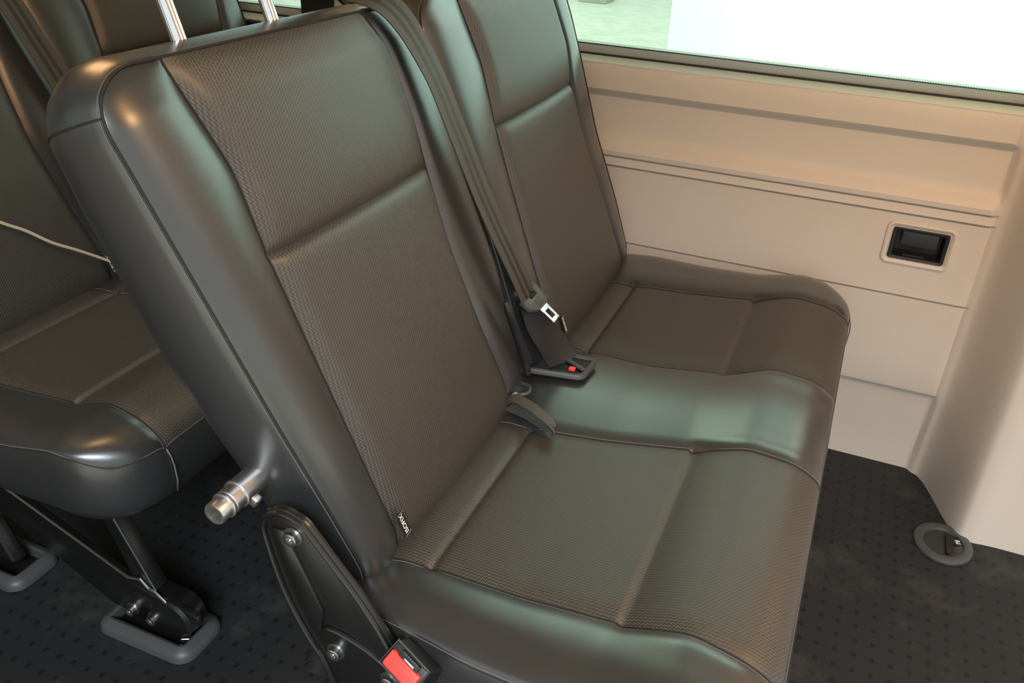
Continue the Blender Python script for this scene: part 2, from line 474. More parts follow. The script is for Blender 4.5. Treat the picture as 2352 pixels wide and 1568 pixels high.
# ------------------------------------------------------------------ backrests
TAN = 0.325; cs = 1 / math.sqrt(1 + TAN * TAN)
NR = np.array([0, cs, -TAN * cs])     # rearward normal of the back plane
ZT = 0.874; ZB = 0.335
NEAR = dict(bol=.014, xl=([.335, .39, .47, .57, .724, .80, .874], [.108, .100, .085, .064, .036, .022, .008]),
            xa=([.335, .39, .43, .60, .70, .78, .874], [.166, .164, .158, .138, .127, .123, .090]),
            xb=([.335, .39, .41, .50, .61, .69, .76, .836, .874], [.466, .466, .464, .444, .426, .425, .428, .416, .386]),
            xr=([.335, .40, .45, .55, .71, .81, .874], [.528, .528, .530, .530, .502, .482, .455]))
FAR = dict(bol=.012, xl=([.335, .40, .45, .55, .71, .81, .874], [.548, .548, .546, .540, .522, .508, .495]),
           xa=([.335, .39, .445, .64, .70, .78, .86, .874], [.650, .648, .640, .628, .627, .634, .612, .606]),
           xb=([.335, .384, .417, .536, .63, .70, .76, .83, .874], [.992, .989, .984, .955, .930, .931, .946, .930, .905]),
           xr=([.335, .40, .49, .61, .73, .80, .874], [1.034, 1.034, 1.028, 1.004, 1.006, 1.002, .985]))
def thick(z): return float(np.interp(z, [.33, .46, .65, .78, .85, .88], [.075, .095, .105, .092, .078, .070]))
def back_grid(D):
    seg = [16, 34, 14]
    cols = [(0, t) for t in np.linspace(0, 1, 17)[:-1]] + [(1, t) for t in np.linspace(0, 1, 35)[:-1]] + [(2, t) for t in np.linspace(0, 1, 15)]
    zs = list(np.concatenate([np.linspace(ZB, .66, 22, endpoint=False), np.linspace(.66, .703, 12, endpoint=False), np.linspace(.703, .73, 8, endpoint=False), np.linspace(.73, ZT, 22)]))
    G = []
    for z in zs:
        bd = [smooth_interp(z, *D[k]) for k in ('xl', 'xa', 'xb', 'xr')]
        row = []
        for (i, t) in cols:
            if i == 0: t = t ** 1.4
            if i == 2: t = 1 - (1 - t) ** 1.4
            x = bd[i] + (bd[i + 1] - bd[i]) * t
            tx = min(x - bd[0], bd[3] - x); tz = ZT - z
            o = 0.0                      # padding towards the sitter
            if i == 0: o = D['bol'] * (1 - math.exp(-t / .16)) * (1 - math.exp(-(1 - t) / .24))
            if i == 2: o = 0.5 * D['bol'] * (1 - math.exp(-(1 - t) / .20)) * (1 - math.exp(-t / .10))
            if i == 1:
                o = 0.008 * math.sin(PI * t) ** 0.6
                edge = min(1, min(t, 1 - t) / .04)
                s = z - .703
                if s < 0: o += (0.006 * (1 - math.exp(s / .0055))) * edge - 0.004 * math.exp(s / .003)
                else: o += (0.007 * (1 - math.exp(-s / .020))) * edge - 0.004 * math.exp(-s / .004)
            o *= min(1, (tz / .035)) ** 0.6 if tz < .035 else 1
            r = .052; X, Z = x, z
            a = max(0, 1 - tx / r); b = max(0, 1 - tz / r)
            if a > 0 and b > 0:
                na = a * math.sqrt(1 - b * b / 2); nb = b * math.sqrt(1 - a * a / 2)
                X = (bd[0] + r - na * r) if i == 0 or x < (bd[1] + bd[2]) / 2 else (bd[3] - r + na * r)
                Z = ZT - r + nb * r
            P = np.array([X, (Z - .70) * TAN, Z]) - NR * o
            if z < .402: P = P + NR * min(.022, 9.0 * (.402 - z) ** 2)
            row.append(P)
        G.append(row)
    return np.array(G), [0, 16, 50, 64], zs

def isofix_tag(parent, x, z):
    """small black woven label sewn into the seam, with white lettering reading upwards"""
    up = Vector((0, TAN * cs, cs)); rt = Vector((1, 0, 0)); nrm = Vector((0, -cs, TAN * cs))
    ang = math.radians(6); u2 = (up * math.cos(ang) - rt * math.sin(ang)).normalized(); r2 = (rt * math.cos(ang) + up * math.sin(ang)).normalized()
    o = Vector((x, (z - .70) * TAN, z)) + nrm * 0.0125
    mb = MB(); mb.box((0, 0, 0), (0.0115, 0.027, 0.0012), None, 0.0004)
    mb.V = [tuple(o + r2 * v[0] + u2 * v[1] + nrm * v[2]) for v in mb.V]
    t = mb.build('isofix_label', 'tag', parent)
    for s in (1, -1):
        m = MB(); m.tube([o + u2 * (0.0134 * s) - r2 * .0056 + nrm * .0012, o + u2 * (0.0134 * s) + r2 * .0056 + nrm * .0012], 0.0006, 5)
        m.V = m.V; m.build('label_edge', 'thread_light', t)
    cu = bpy.data.curves.new('lettering', 'FONT'); cu.body = 'ISOFIX'; cu.size = 0.0098; cu.align_x = 'CENTER'; cu.align_y = 'CENTER'; cu.extrude = 0.00008; cu.offset = 0.00012
    to = bpy.data.objects.new('tmp', cu); COL.objects.link(to)
    bpy.context.view_layer.update()
    me = bpy.data.meshes.new_from_object(to.evaluated_get(bpy.context.evaluated_depsgraph_get()))
    bpy.data.objects.remove(to)
    # text x runs upwards along u2, text y points to -r2
    for v in me.vertices:
        v.co *= .82
        p = o + u2 * v.co.x - r2 * (v.co.y) + nrm * (0.0008 + v.co.z); v.co = p
    me.name = 'lettering'
    l = link('lettering', me, 'white_text', t, smooth=False)
    return t

def build_back(root, D, posts):
    G, CSb, zs = back_grid(D)
    nr, nc = G.shape[:2]
    kc = next(i for i, z in enumerate(zs) if abs(z - .703) < 1e-6)
    mb = MB()
    V, F = grid_part(G, 0, nr - 1, CSb[0], CSb[1]); mb.add(V, F)
    V, F = grid_part(G, 0, nr - 1, CSb[2], CSb[3]); mb.add(V, F)
    # side band + rear face
    border = [(i, 0) for i in range(nr)] + [(nr - 1, j) for j in range(1, nc)] + [(i, nc - 1) for i in range(nr - 2, -1, -1)]
    B = np.array([G[i, j] for i, j in border]); n = len(B)
    K = 8; V = []; outs = []
    for i in range(n):
        t = B[min(i + 1, n - 1)] - B[max(i - 1, 0)]
        o = np.cross(t, NR); o /= np.linalg.norm(o) + 1e-9
        c = G[nr // 2, nc // 2]
        if o @ (B[i] - c) < 0: o = -o
        outs.append(o)
    for k in range(K + 1):
        s = k / K
        for i in range(n):
            T = thick(B[i][2])
            blend = 0.5 - 0.5 * math.cos(PI * s)
            inn = 0.014 * max(0, (s - .6) / .4) ** 2
            V.append(B[i] + NR * T * (s if s < .9 else .9 + (s - .9) * .8) + outs[i] * ((0.005 + .007 * max(0, outs[i][2])) * math.sin(PI * min(1, s * 1.05)) - inn))
    F = []
    for k in range(K):
        for i in range(n - 1): F.append((k * n + i, k * n + i + 1, (k + 1) * n + i + 1, (k + 1) * n + i))
    mb.add(V, F)
    sideV = V
    Vr = []
    cx = float((G[:, 0, 0].mean() + G[:, -1, 0].mean()) / 2)
    last = {bd: np.array(V[K * n + q]) for q, bd in enumerate(border)}
    for i in range(nr):
        for j in range(nc):
            if (i, j) in last: Vr.append(last[(i, j)]); continue
            L0, R0, U0 = last[(i, 0)], last[(i, nc - 1)], last[(nr - 1, j)]
            t = (G[i, j, 0] - G[i, 0, 0]) / (G[i, nc - 1, 0] - G[i, 0, 0])
            P = L0 * (1 - t) + R0 * t
            if i > nr - 24:
                f = (G[i, nc // 2, 2] - G[nr - 24, nc // 2, 2]) / (G[nr - 1, nc // 2, 2] - G[nr - 24, nc // 2, 2])
                P = P * (1 - f) + np.array([P[0], U0[1] - (U0[2] - P[2]) * TAN, P[2]]) * f
            Vr.append(P)
    Fr = [(i * nc + j, i * nc + j + 1, (i + 1) * nc + j + 1, (i + 1) * nc + j) for i in range(nr - 1) for j in range(nc - 1)]
    mb.add(Vr, Fr)
    back = mb.build('backrest', 'leather', root, sharp=50, weld=True)
    # woven panels
    for (a, b, nm) in ((0, kc, 'lower_woven_panel'), (kc, nr - 1, 'upper_woven_panel')):
        V, F = grid_part(G, a, b, CSb[1], CSb[2])
        from_pydata(nm, V, [f[::-1] for f in F], 'weave', back, uvs=grid_uv(G, a, b, CSb[1], CSb[2]))
    for c in (1, 2):
        pts = [G[i, CSb[c]] - NR * .0004 for i in range(nr)]
        m = MB(); m.tube(pts, 0.0010, 6); m.build('seam', 'thread', back, sharp=None)
    pts = [B[i] - NR * .0006 + outs[i] * .0004 for i in range(n)]
    m = MB(); m.tube(pts, 0.0012, 6); m.build('seam', 'thread', back, sharp=None)
    m = MB(); m.tube([B[i] + NR * .0026 + outs[i] * .0010 for i in range(n)], 0.0006, 5); m.build('seam', 'thread_light', back, sharp=None)
    # seam across the side near the top
    for side in (0, nc - 1):
        i0 = min(range(nr), key=lambda i: abs(G[i, side, 2] - .842))
        q = border.index((i0, side)); pts = [np.array(V_) for V_ in []]
        vb = sideV
        pts = [Vector(vb[k * n + q]) + Vector(outs[q]) * .0004 + Vector((0, 0, -.006 * k / K)) for k in range(K + 1)]
        m = MB(); m.tube(pts, 0.0010, 5); m.build('seam', 'thread', back, sharp=None)
    # head restraint posts with their guides
    for px in posts:
        p0 = Vector((px, .083, .850)); d = Vector((0, TAN * cs, cs))
        m = MB(); m.tube([p0, p0 + d * .19], 0.0067, 16); m.build('headrest_post', 'chrome', back)
        m = MB(); m.lathe(p0 + d * .006, d, [(-.012, .012), (0, .012), (.006, .0115), (.008, .009), (.008, .0072)], 20); m.build('post_guide', 'side', back)
    hc = Vector(((posts[0] + posts[1]) / 2, .083, .850)) + Vector((0, TAN * cs, cs)) * .265
    bm = bmesh.new(); bmesh.ops.create_cube(bm, size=1); bmesh.ops.subdivide_edges(bm, edges=bm.edges, cuts=5, use_grid_fill=True)
    for v in bm.verts:
        x, y, z = v.co * 2
        k = (abs(x) ** 5 + abs(y) ** 5 + abs(z) ** 5) ** (-1 / 5)
        f = max(abs(x), abs(y), abs(z)) * k
        v.co = Vector((x * f * .125, y * f * .045, z * f * .085))
    Rt = Matrix.Rotation(-math.atan(TAN), 4, 'X'); bm.transform(Matrix.Translation(hc) @ Rt)
    m = MB(); m.bm(bm); m.build('headrest', 'leather', back, sharp=None)
    return back, G

# ------------------------------------------------------------------ one double bench
def bolt_mesh(mb, c, axis, r=.0075, h=.007):
    mb.lathe(c, axis, [(-.001, r * 1.35), (.0012, r * 1.35), (.0014, r * 1.0), (h, r * .96), (h + .0006, r * .8), (h + .0004, r * .5), (h - .003, r * .45), (h - .003, 0.0001)], 20)

BRK = [(-.150, .345), (-.163, .364), (-.128, .4165), (-.0975, .4535), (-.076, .481), (-.070, .4855), (-.053, .4915), (-.040, .490), (-.029, .484), (-.0215, .471), (-.0215, .450), (-.0355, .391), (-.0565, .341), (-.074, .312), (-.090, .268), (-.112, .215), (-.165, .215), (-.160, .300)]
def build_bench(label, group):
    root = empty('double_bench_seat', (0, 0, 0), label, 'bench seat', group)
    cu = build_cushion(root)
    b1, G1 = build_back(root, NEAR, (.152, .281)); isofix_tag(b1, .165, .402)
    b2, G2 = build_back(root, FAR, (.66, .79)); isofix_tag(b2, .664, .404)
    # dark tube added to stand for the dark groove at the near back's inner edge
    m = MB(); P_ = catmull([(.483, -.084, .520), (.487, -.090, .500), (.500, -.096, .465), (.512, -.104, .425), (.514, -.109, .398)], 6)
    m.tube(P_, list(np.interp(np.linspace(0, 1, len(P_)), [0, .15, .6, 1], [.003, .0055, .0065, .005])), 12); m.build('dark_groove_tube', 'seal', root, sharp=None)
    # near side plate
    fr = ((.049, 0, 0), (0, 1, 0), (0, 0, 1), (1, 0, 0))
    m = MB(); m.prism(BRK, fr, 0, .008, .0025)
    pl = m.build('side_plate', 'black_metal', root)
    # pressed rim and rib of the plate
    rim = catmull([(.0485, y, z) for y, z in [(-.157, .355), (-.155, .366), (-.128, .4085), (-.0985, .4455), (-.0735, .476), (-.066, .4815), (-.052, .4855), (-.041, .484), (-.032, .478), (-.0265, .469), (-.0265, .449), (-.040, .391), (-.0605, .342), (-.0775, .313), (-.094, .268)]], 4)
    m = MB(); m.tube(rim, .0030, 8); m.build('pressed_rim', 'black_metal', pl)
    m = MB(); m.prism([(-.0345, .4664), (-.0504, .4687), (-.067, .4277), (-.0865, .3817), (-.0820, .350), (-.0744, .345), (-.0539, .394)], ((.0455, 0, 0), (0, 1, 0), (0, 0, 1), (1, 0, 0)), 0, .006, .0022)
    m.build('pressed_rib', 'black_metal', pl)
    m = MB(); m.tube(catmull([(.0485, -.083, .3517), (.0478, -.0911, .3577), (.0478, -.1109, .355), (.0485, -.1349, .3454), (.049, -.150, .336)], 4), .0028, 8)
    m.build('pressed_lip', 'black_metal', pl)
    for (y, z) in ((-.0590, .4632), (-.0965, .3290), (-.157, .3185)):
        m = MB(); bolt_mesh(m, (.0485, y, z), (-1, 0, 0)); m.build('bolt', 'bolt', pl)
    # frame below the cushion: long beams, cross tubes, struts and two feet with rubber bezels per side
    for fx in (.143, .80):
        m = MB()
        prof = [(-.500, .070), (-.470, .078), (-.440, .082), (-.4225, .0905), (-.409, .1045), (-.385, .0990), (-.160, .193), (-.02, .252), (.02, .252), (.02, .215), (-.10, .150), (-.20, .105), (-.335, .030), (-.40, .018), (-.44, .020), (-.485, .030), (-.505, .055)]
        m.prism(prof, ((fx, 0, 0), (0, 1, 0), (0, 0, 1), (1, 0, 0)), 0, .012, .003)
        bx = m.build('leg', 'black_metal', root)
        # rounded toe of the leg
        m = MB(); m.lathe((fx - .004, -.452, .048), (1, 0, 0), [(0, .0005), (0, .028), (.004, .033), (.020, .035), (.036, .033), (.040, .028), (.040, .0005)], 28, sx=1.15)
        m.box((fx + .016, -.425, .072), (.036, .085, .030), Matrix.Rotation(.18, 3, 'X'), .010)
        m.build('foot_claw', 'black_metal', bx)
        m = MB(); m.tube([(fx - .0005, y, z) for y, z in [(-.4564, .0517), (-.455, .0740), (-.4326, .0915), (-.4216, .0926), (-.409, .1060), (-.386, .1000), (-.160, .1935), (-.02, .2525)]], .0022, 8); m.build('leg_flange', 'steel', bx)
        for (y, z) in ((-.3815, .0365), (-.4205, .0345)):
            m = MB(); bolt_mesh(m, (fx - .001, y, z), (-1, 0, 0), .0085, .009); m.build('bolt', 'bolt', bx)
        m = MB(); m.prism([(-.335, .260), (-.357, .260), (-.434, .090), (-.400, .080)], ((fx + .002, 0, 0), (0, 1, 0), (0, 0, 1), (1, 0, 0)), 0, .024, .003)
        st = m.build('strut', 'black_metal', root)
        m = MB(); m.tube([(fx + .001, -.357, .259), (fx + .001, -.4335, .092)], .0014, 6); m.build('strut_edge', 'grey_plastic', st)
        for fy, ln in ((-.415, .17), (-.090, .17)):
            # bezel: rounded rectangular rubber frame on the floor
            m = MB(); w2, l2 = .046, ln / 2; cxx = fx + .012
            def rr(hw, hl, r, z, n=7):
                out = []
                for (sx, sy, a0) in ((1, 1, 0), (-1, 1, PI / 2), (-1, -1, PI), (1, -1, 1.5 * PI)):
                    for k in range(n):
                        a = a0 + (PI / 2) * k / (n - 1)
                        out.append((cxx + sx * (hw - r) + r * math.cos(a), fy + sy * (hl - r) + r * math.sin(a), z))
                return out
            rings = [rr(w2, l2, .024, .0015), rr(w2 - .001, l2 - .001, .023, .010), rr(w2 - .005, l2 - .005, .020, .016), rr(w2 - .015, l2 - .015, .010, .020), rr(w2 - .019, l2 - .019, .004, .0185), rr(w2 - .020, l2 - .020, .003, .002)]
            n = len(rings[0]); V = [p for r_ in rings for p in r_]; F = []
            for q in range(len(rings) - 1):
                for k in range(n):
                    k2 = (k + 1) % n; F.append((q * n + k, q * n + k2, (q + 1) * n + k2, (q + 1) * n + k))
            m.add(V, F); bz = m.build('foot_bezel', 'grey_plastic', root, sharp=40)
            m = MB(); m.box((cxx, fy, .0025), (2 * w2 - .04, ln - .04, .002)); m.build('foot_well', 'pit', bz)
            if fy < -.3: 
                m = MB(); m.box((cxx - .006, fy - .055, .012), (.020, .014, .012), Matrix.Rotation(.5, 3, 'Z'), .002); m.build('catch', 'bolt', bz)
                m = MB(); m.tube([(cxx - .024, fy + .06, .011), (cxx - .024, fy - .062, .011)], .0035, 8); m.build('rail', 'black_metal', bz)
            else:
                m = MB(); m.box((cxx - .002, fy - .005, .05), (.026, .075, .085), Matrix.Rotation(-.35, 3, 'X'), .010); m.build('foot_claw', 'black_metal', bz)
    m = MB(); m.tube([(.08, -.10, .235), (1.02, -.10, .235)], .016, 14); m.build('cross_tube', 'black_metal', root)
    m = MB(); m.tube([(.17, -.40, .245), (1.0, -.40, .245)], .013, 14); m.build('cross_tube', 'black_metal', root)
    # belt-stalk buckle leaning out beside the cushion
    fc = Vector((.0265, -.1875, .3755)); u = Vector((-.0095, -.0340, -.0125)).normalized(); v0 = Vector((.0140, -.0057, .0151)); v = (v0 - u * v0.dot(u)).normalized(); nn = v.cross(u).normalized()
    if nn.x > 0: nn = -nn
    Rb = Matrix((u, v, nn)).transposed()
    def loc(a, b, c): return fc + u * a + v * b + nn * c
    m = MB(); m.box(loc(0, -.0005, -.031), (.044, .0275, .066), Rb, .0055); bk = m.build('belt_buckle', 'black_plastic', root)
    m = MB()
    m.box(loc(0, -.0035, .0035), (.0365, .0165, .007), Rb, .0028); rb = m.build('release_button', 'red', bk)
    m = MB(); m.box(loc(0, -.0030, .0072), (.021, .0075, .0006), Rb, .0002); m.build('button_dish', 'red', rb)
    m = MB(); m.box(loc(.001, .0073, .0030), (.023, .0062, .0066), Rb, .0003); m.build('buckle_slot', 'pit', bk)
    m = MB(); m.box(loc(.002, .0058, .0066), (.012, .0016, .0006), Rb, .0002); m.build('latch', 'steel', bk)
    m = MB()
    for k in range(7): m.box(loc(-.007 + k * .0026, .0098, .0067), (.0012, .0018, .0006), Rb)
    m.build('slot_teeth', 'grey_plastic', bk)
    m = MB()
    fr_pts = [loc(a, b, .0022) for a, b in ((-.0205, -.0135), (.0205, -.0135), (.0205, .0125), (-.0205, .0125))]
    m.tube(fr_pts, .0012, 6, closed=True); m.build('bezel', 'grey_plastic', bk)
    ribbon_obj('buckle_strap', [loc(0, 0, -.060), (.062, -.170, .300), (.060, -.150, .240), (.058, -.12, .215)], [(0, 1, .2)] * 4, .04, 'black_web', bk)
    # bezel round the belt pocket between the seats
    q = [(.536, -.100), (.548, -.174), (.556, -.181), (.594, -.183), (.602, -.176), (.600, -.100)]
    zt = .3945
    def rquad(c4, r, z, ins, n=6):
        """rounded quadrilateral outline, inset by ins"""
        P = [Vector((x, y)) for x, y in c4]; cc = sum(P, Vector((0, 0))) / 4; out = []
        Q = []
        for a in range(4):
            d1 = (P[a] - P[a - 1]).normalized(); d2 = (P[(a + 1) % 4] - P[a]).normalized()
            n1 = Vector((-d1.y, d1.x)); n2 = Vector((-d2.y, d2.x))
            if n1.dot(cc - P[a]) < 0: n1 = -n1
            if n2.dot(cc - P[a]) < 0: n2 = -n2
            k = ins / (1 + n1.dot(n2)); Q.append(P[a] + (n1 + n2) * k)
        for a in range(4):
            d1 = (Q[a] - Q[a - 1]).normalized(); d2 = (Q[(a + 1) % 4] - Q[a]).normalized()
            A = Q[a] - d1 * r; B_ = Q[a] + d2 * r
            for k in range(n):
                t = k / (n - 1); p = A * (1 - t) ** 2 + Q[a] * 2 * t * (1 - t) + B_ * t * t; out.append((p.x, p.y, z))
        return out
    c4 = [(.530, -.088), (.547, -.180), (.606, -.184), (.603, -.088)]
    m = MB(); rg_ = [rquad(c4, .012, zt - .004, 0), rquad(c4, .012, zt + .001, .0006), rquad(c4, .011, zt + .0026, .002), rquad(c4, .008, zt + .0022, .0068), rquad(c4, .007, zt - .0002, .0080)]
    n_ = len(rg_[0]); m.add([p for r_ in rg_ for p in r_], [(a * n_ + b, a * n_ + (b + 1) % n_, (a + 1) * n_ + (b + 1) % n_, (a + 1) * n_ + b) for a in range(4) for b in range(n_)])
    wl = m.build('belt_pocket', 'grey_plastic', root)
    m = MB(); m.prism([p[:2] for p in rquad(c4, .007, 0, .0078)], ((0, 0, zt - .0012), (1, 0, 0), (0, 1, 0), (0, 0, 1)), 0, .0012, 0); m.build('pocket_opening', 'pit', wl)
    m = MB(); m.box((.5615, -.158, zt + .002), (.008, .009, .004), Matrix.Rotation(.1, 3, 'Z'), .001); m.build('release_button', 'red', wl)
    m = MB(); m.box((.574, -.158, zt + .0025), (.007, .036, .004), Matrix.Rotation(-.50, 3, 'Z'), .0018); m.build('buckle_edge', 'grey_plastic', wl)
    # small anchor loop beside it
    m = MB(); m.tube(catmull([(.478, -.100, .388), (.474, -.116, .392), (.482, -.124, .393), (.498, -.118, .392), (.506, -.100, .388)], 5), .0026, 8); m.build('anchor_surround', 'grey_plastic', root)
    m = MB(); m.lathe((.470, -.108, .390), (-.3, -.8, .5), [(0, .005), (.004, .0048), (.005, .0001)], 14); m.build('rivet', 'bolt', root)
    return root, b1

bench, near_back = build_bench('foreground dark leatherette double bench with a silver metal stub on its side', 'double bench seats')

# recliner stub (cast tube) on the side of the near backrest of the foreground bench
m = MB()
ax = Vector((-1, 0.0, -.02)).normalized(); o0 = Vector((.092, -.004, .499))
pr = [(-.006, .0108), (.040, .0108), (.0405, .0118), (.0425, .0118), (.043, .0104), (.0535, .0104), (.054, .0098), (.056, .0108), (.0575, .0108), (.058, .0093), (.0675, .0093), (.069, .0086), (.069, .0066), (.067, .0062), (.050, .0060), (.050, .0001)]
m.lathe(o0, ax, [(h * 1.18, r * 1.22) for h, r in pr], 40)
stub = m.build('recliner_stub', 'zinc', near_back)
m = MB(); m.box(o0 + ax * .036 + Vector((0, -.008, -.0145)), (.009, .010, .012), Matrix.Rotation(.5, 3, 'X'), .003)
m.build('lug', 'zinc', stub)
m = MB()
for k in range(9):
    a = random.uniform(-.5, .5); b = random.uniform(-.5, .5)
    s0 = o0 + ax * (.014 + .002 * b) + Vector((-.002, -.0065 + a * .003, .0115))
    m.tube([s0, s0 + Vector((.004 * b, -.002 + .003 * a, .007 + .002 * random.random()))], [.0010, .0005], 5)
m.build('cable_end', 'white_text', stub)

def copy_tree(o, parent=None):
    c = o.copy(); COL.objects.link(c); c.parent = parent
    for ch in [x for x in bpy.data.objects if x.parent == o and not x.name.startswith('recliner_stub')]: copy_tree(ch, c)
    return c
rear = copy_tree(bench)
rear.location = (.057, .752, -.010 + .010)
isofix_tag(next(c for c in rear.children if c.name.startswith('backrest') and min(v.co.x for v in c.data.vertices) < .3), .462, .405)
rear['label'] = 'second double bench behind the foreground one, same dark grey leatherette, cream cord across its back'

# ------------------------------------------------------------------ seat belts
def belt(dx, dy, label, lower=True):
    r = empty('seat_belt', (dx, dy, 0), label, 'seat belt', 'striped belts hanging between the seats')
    P = [(.20, .33, 1.30), (.33, .13, .962), (.385, .088, .905), (.425, .040, .874), (.452, .008, .812), (.470, -.018, .738), (.497, -.048, .640), (.530, -.079, .545), (.552, -.090, .498)]
    W = [(1, -.3, 0.3), (1, -.35, .35), (1, -.25, .2), (1, -.1, .08), (1, 0, 0), (1, 0, 0), (1, 0, 0), (1, 0, 0), (1, 0, 0)]
    wb = ribbon_obj('webbing', P, W, .0435, 'webbing', r)
    if lower:
        P2 = [(.553, -.088, .494), (.558, -.100, .470), (.567, -.112, .440), (.575, -.128, .412), (.576, -.142, .392)]
        W2 = [(1, -.2, 0), (1, -.3, 0), (1, -.15, 0), (.9, -.35, 0), (.75, -.6, 0)]
        ribbon_obj('webbing', P2, W2, [.042, .054, .060, .056, .046], 'black_web', r)
        c = Vector((.562, -.094, .489)); X = Vector((1, 0, 0)); B = Vector((0, -.807, -.592)); Nn = Vector((0, -.592, .807))
        poly = [(-.030, -.012), (-.012, -.012), (-.008, -.004), (.012, -.004), (.016, -.020), (.026, -.024), (.030, -.010), (.026, .010), (.014, .015), (-.012, .015), (-.028, .006)]
        m = MB(); m.prism(poly, (c, X, B, Nn), -.003, .005, .0018); lp = m.build('latch_plate', 'grey_plastic', r)
        m = MB()
        for k in range(5): m.box(c + X * (.002) + B * (.001 + k * .0026) + Nn * .0055, (.018, .0010, .0008), Matrix((X, B, Nn)).transposed())
        m.build('grip_ribs', 'black_plastic', lp)
        # steel tongue with its window
        s0 = c + X * .004
        m = MB()
        for (a, b, w_, l_) in ((0, .0175, .024, .008), (-.0085, .0285, .005, .018), (.0085, .0285, .005, .018), (0, .0380, .022, .006)):
            m.box(s0 + X * a + B * b + Nn * .0015, (w_, l_, .0024), Matrix((X, B, Nn)).transposed(), .0008)
        m.build('steel_tongue', 'steel', lp)
    return r
belt(0, 0, 'striped grey seat belt with steel tongue hanging between the two seats of the foreground bench')
belt(.057 + .02, .752, 'striped grey seat belt hanging down the second bench at top left')

# webbing pull loop lying on the near cushion
lp = ribbon_obj('pull_strap', [(.452, -.085, .372), (.452, -.112, .397), (.440, -.140, .402), (.424, -.168, .4015), (.413, -.183, .399), (.412, -.186, .394), (.418, -.176, .391), (.436, -.140, .390), (.448, -.110, .386)],
                [(1, .25, 0), (1, .3, 0), (1, .45, 0), (1, .5, 0), (1, .5, 0), (1, .5, 0), (1, .5, 0), (1, .4, 0), (1, .3, 0)], .017, 'strap', None, n=8)
tag(lp, 'grey webbing pull loop lying on the rear inner corner of the nearest seat cushion', 'strap')
# slack black belt strap on the floor by the side plate
fs = ribbon_obj('webbing_loop', [(.100, -.105, .262), (.098, -.085, .270), (.092, -.060, .276), (.088, -.040, .268), (.088, -.034, .255), (.092, -.046, .245), (.098, -.075, .250), (.100, -.105, .245)],
                [(1, .1, .3)] * 8, .034, 'black_web')
tag(fs, 'black webbing loop behind the lower end of the black side plate', 'strap')
# cream cord across the rear backrest
m = MB(); m.tube(catmull([(0.3302, 0.6871, 0.5588), (0.3682, 0.6761, 0.5249), (0.4004, 0.6685, 0.5014), (0.4322, 0.6591, 0.4725), (0.4689, 0.6508, 0.4472), (0.5103, 0.6409, 0.4165), (0.5459, 0.631, 0.3862)], 8), .0024, 8)
tag(m.build('cream_cord', 'cord'), 'thin cream cord slung across the lower back of the second bench', 'cord')

# ------------------------------------------------------------------ wall on the window side
ZP = [(-.06, 1.145), (0, 1.142), (.06, 1.135), (.13, 1.123), (.178, 1.114), (.186, 1.111), (.192, 1.104), (.200, 1.1015), (.30, 1.100), (.3735, 1.100), (.3750, 1.106), (.3770, 1.106), (.3785, 1.0965), (.386, 1.097),
      (.50, 1.0965), (.5235, 1.0955), (.5250, 1.101), (.5275, 1.101), (.5285, 1.0915), (.536, 1.0925), (.5425, 1.0930), (.5440, 1.098), (.5460, 1.098), (.5475, 1.0885), (.556, 1.0875), (.564, 1.091), (.572, 1.0985), (.580, 1.104), (.59, 1.1055),
      (.64, 1.1055), (.650, 1.1045), (.656, 1.100), (.661, 1.092), (.666, 1.088), (.690, 1.087), (.703, 1.087), (.7075, 1.0885), (.7085, 1.0905), (.7095, 1.0905), (.7105, 1.088), (.7125, 1.089), (.7135, 1.093), (.7140, 1.125)]
HY0, HY1, HZ0, HZ1 = -.6365, -.5475, .4455, .5005
def wall_x(y, z, bx):
    # the plain ramp up to the door pillar towards the front of the van
    if y > -.685: return bx
    flat = smooth_interp(z, [-.06, 0, .2, .72, .78], [1.135, 1.130, 1.098, 1.090, 1.09])
    if y > -.699:
        t = (-.685 - y) / .014; t = t * t * (3 - 2 * t)
        dip = .0025 * math.sin(PI * t) * min(1, max(0, z) / .1)
        return bx * (1 - t) + (flat + .001) * t + dip
    t = min(1, (-.699 - y) / .084)
    tt = t * t * (3 - 2 * t)
    top = 0.0
    px = .962 + .02 * max(0, z - .3)
    if z > .5: px += 0.0
    return flat + (px - flat) * tt + (0.004 * math.exp(-((y + .80) / .02) ** 2) * -1)
ys = [-1.7, -1.4, -1.2, -1.0, -.92, -.87, -.84, -.82] + list(np.linspace(-.81, -.68, 34)) + [-.665, -.65, -.640, HY0, -.61, -.58, HY1, -.543, -.53, -.5, -.4, -.3, -.2, -.1, 0, .1, .2, .3, .4, .5, .6, .7, .8, .9, 1.0, 1.2, 1.6, 2.0]
zl = sorted(set([p[0] for p in ZP] + [HZ0, HZ1, .47, .435, .44, .505, .51, .03, .09, .16, .25]))
V = []; F = []
for z in zl:
    bx = float(np.interp(z, [p[0] for p in ZP], [p[1] for p in ZP]))
    for y in ys: V.append((wall_x(y, z, bx) if z < .7138 else 1.125 if y > -.70 else min(1.125, wall_x(y, .7, bx) + .03), y, z))
ny = len(ys)
for i in range(len(zl) - 1):
    for j in range(ny - 1):
        if zl[i] >= HZ0 - 1e-6 and zl[i + 1] <= HZ1 + 1e-6 and ys[j] >= HY0 - 1e-6 and ys[j + 1] <= HY1 + 1e-6: continue
        F.append((i * ny + j, (i + 1) * ny + j, (i + 1) * ny + j + 1, i * ny + j + 1))
mb = MB(); mb.add(V, F)
# outer skin, so the wall has thickness
mb.box((1.168, .15, .31), (.030, 3.7, .84))
struct(mb.build('wall_right', 'beige', sharp=30))
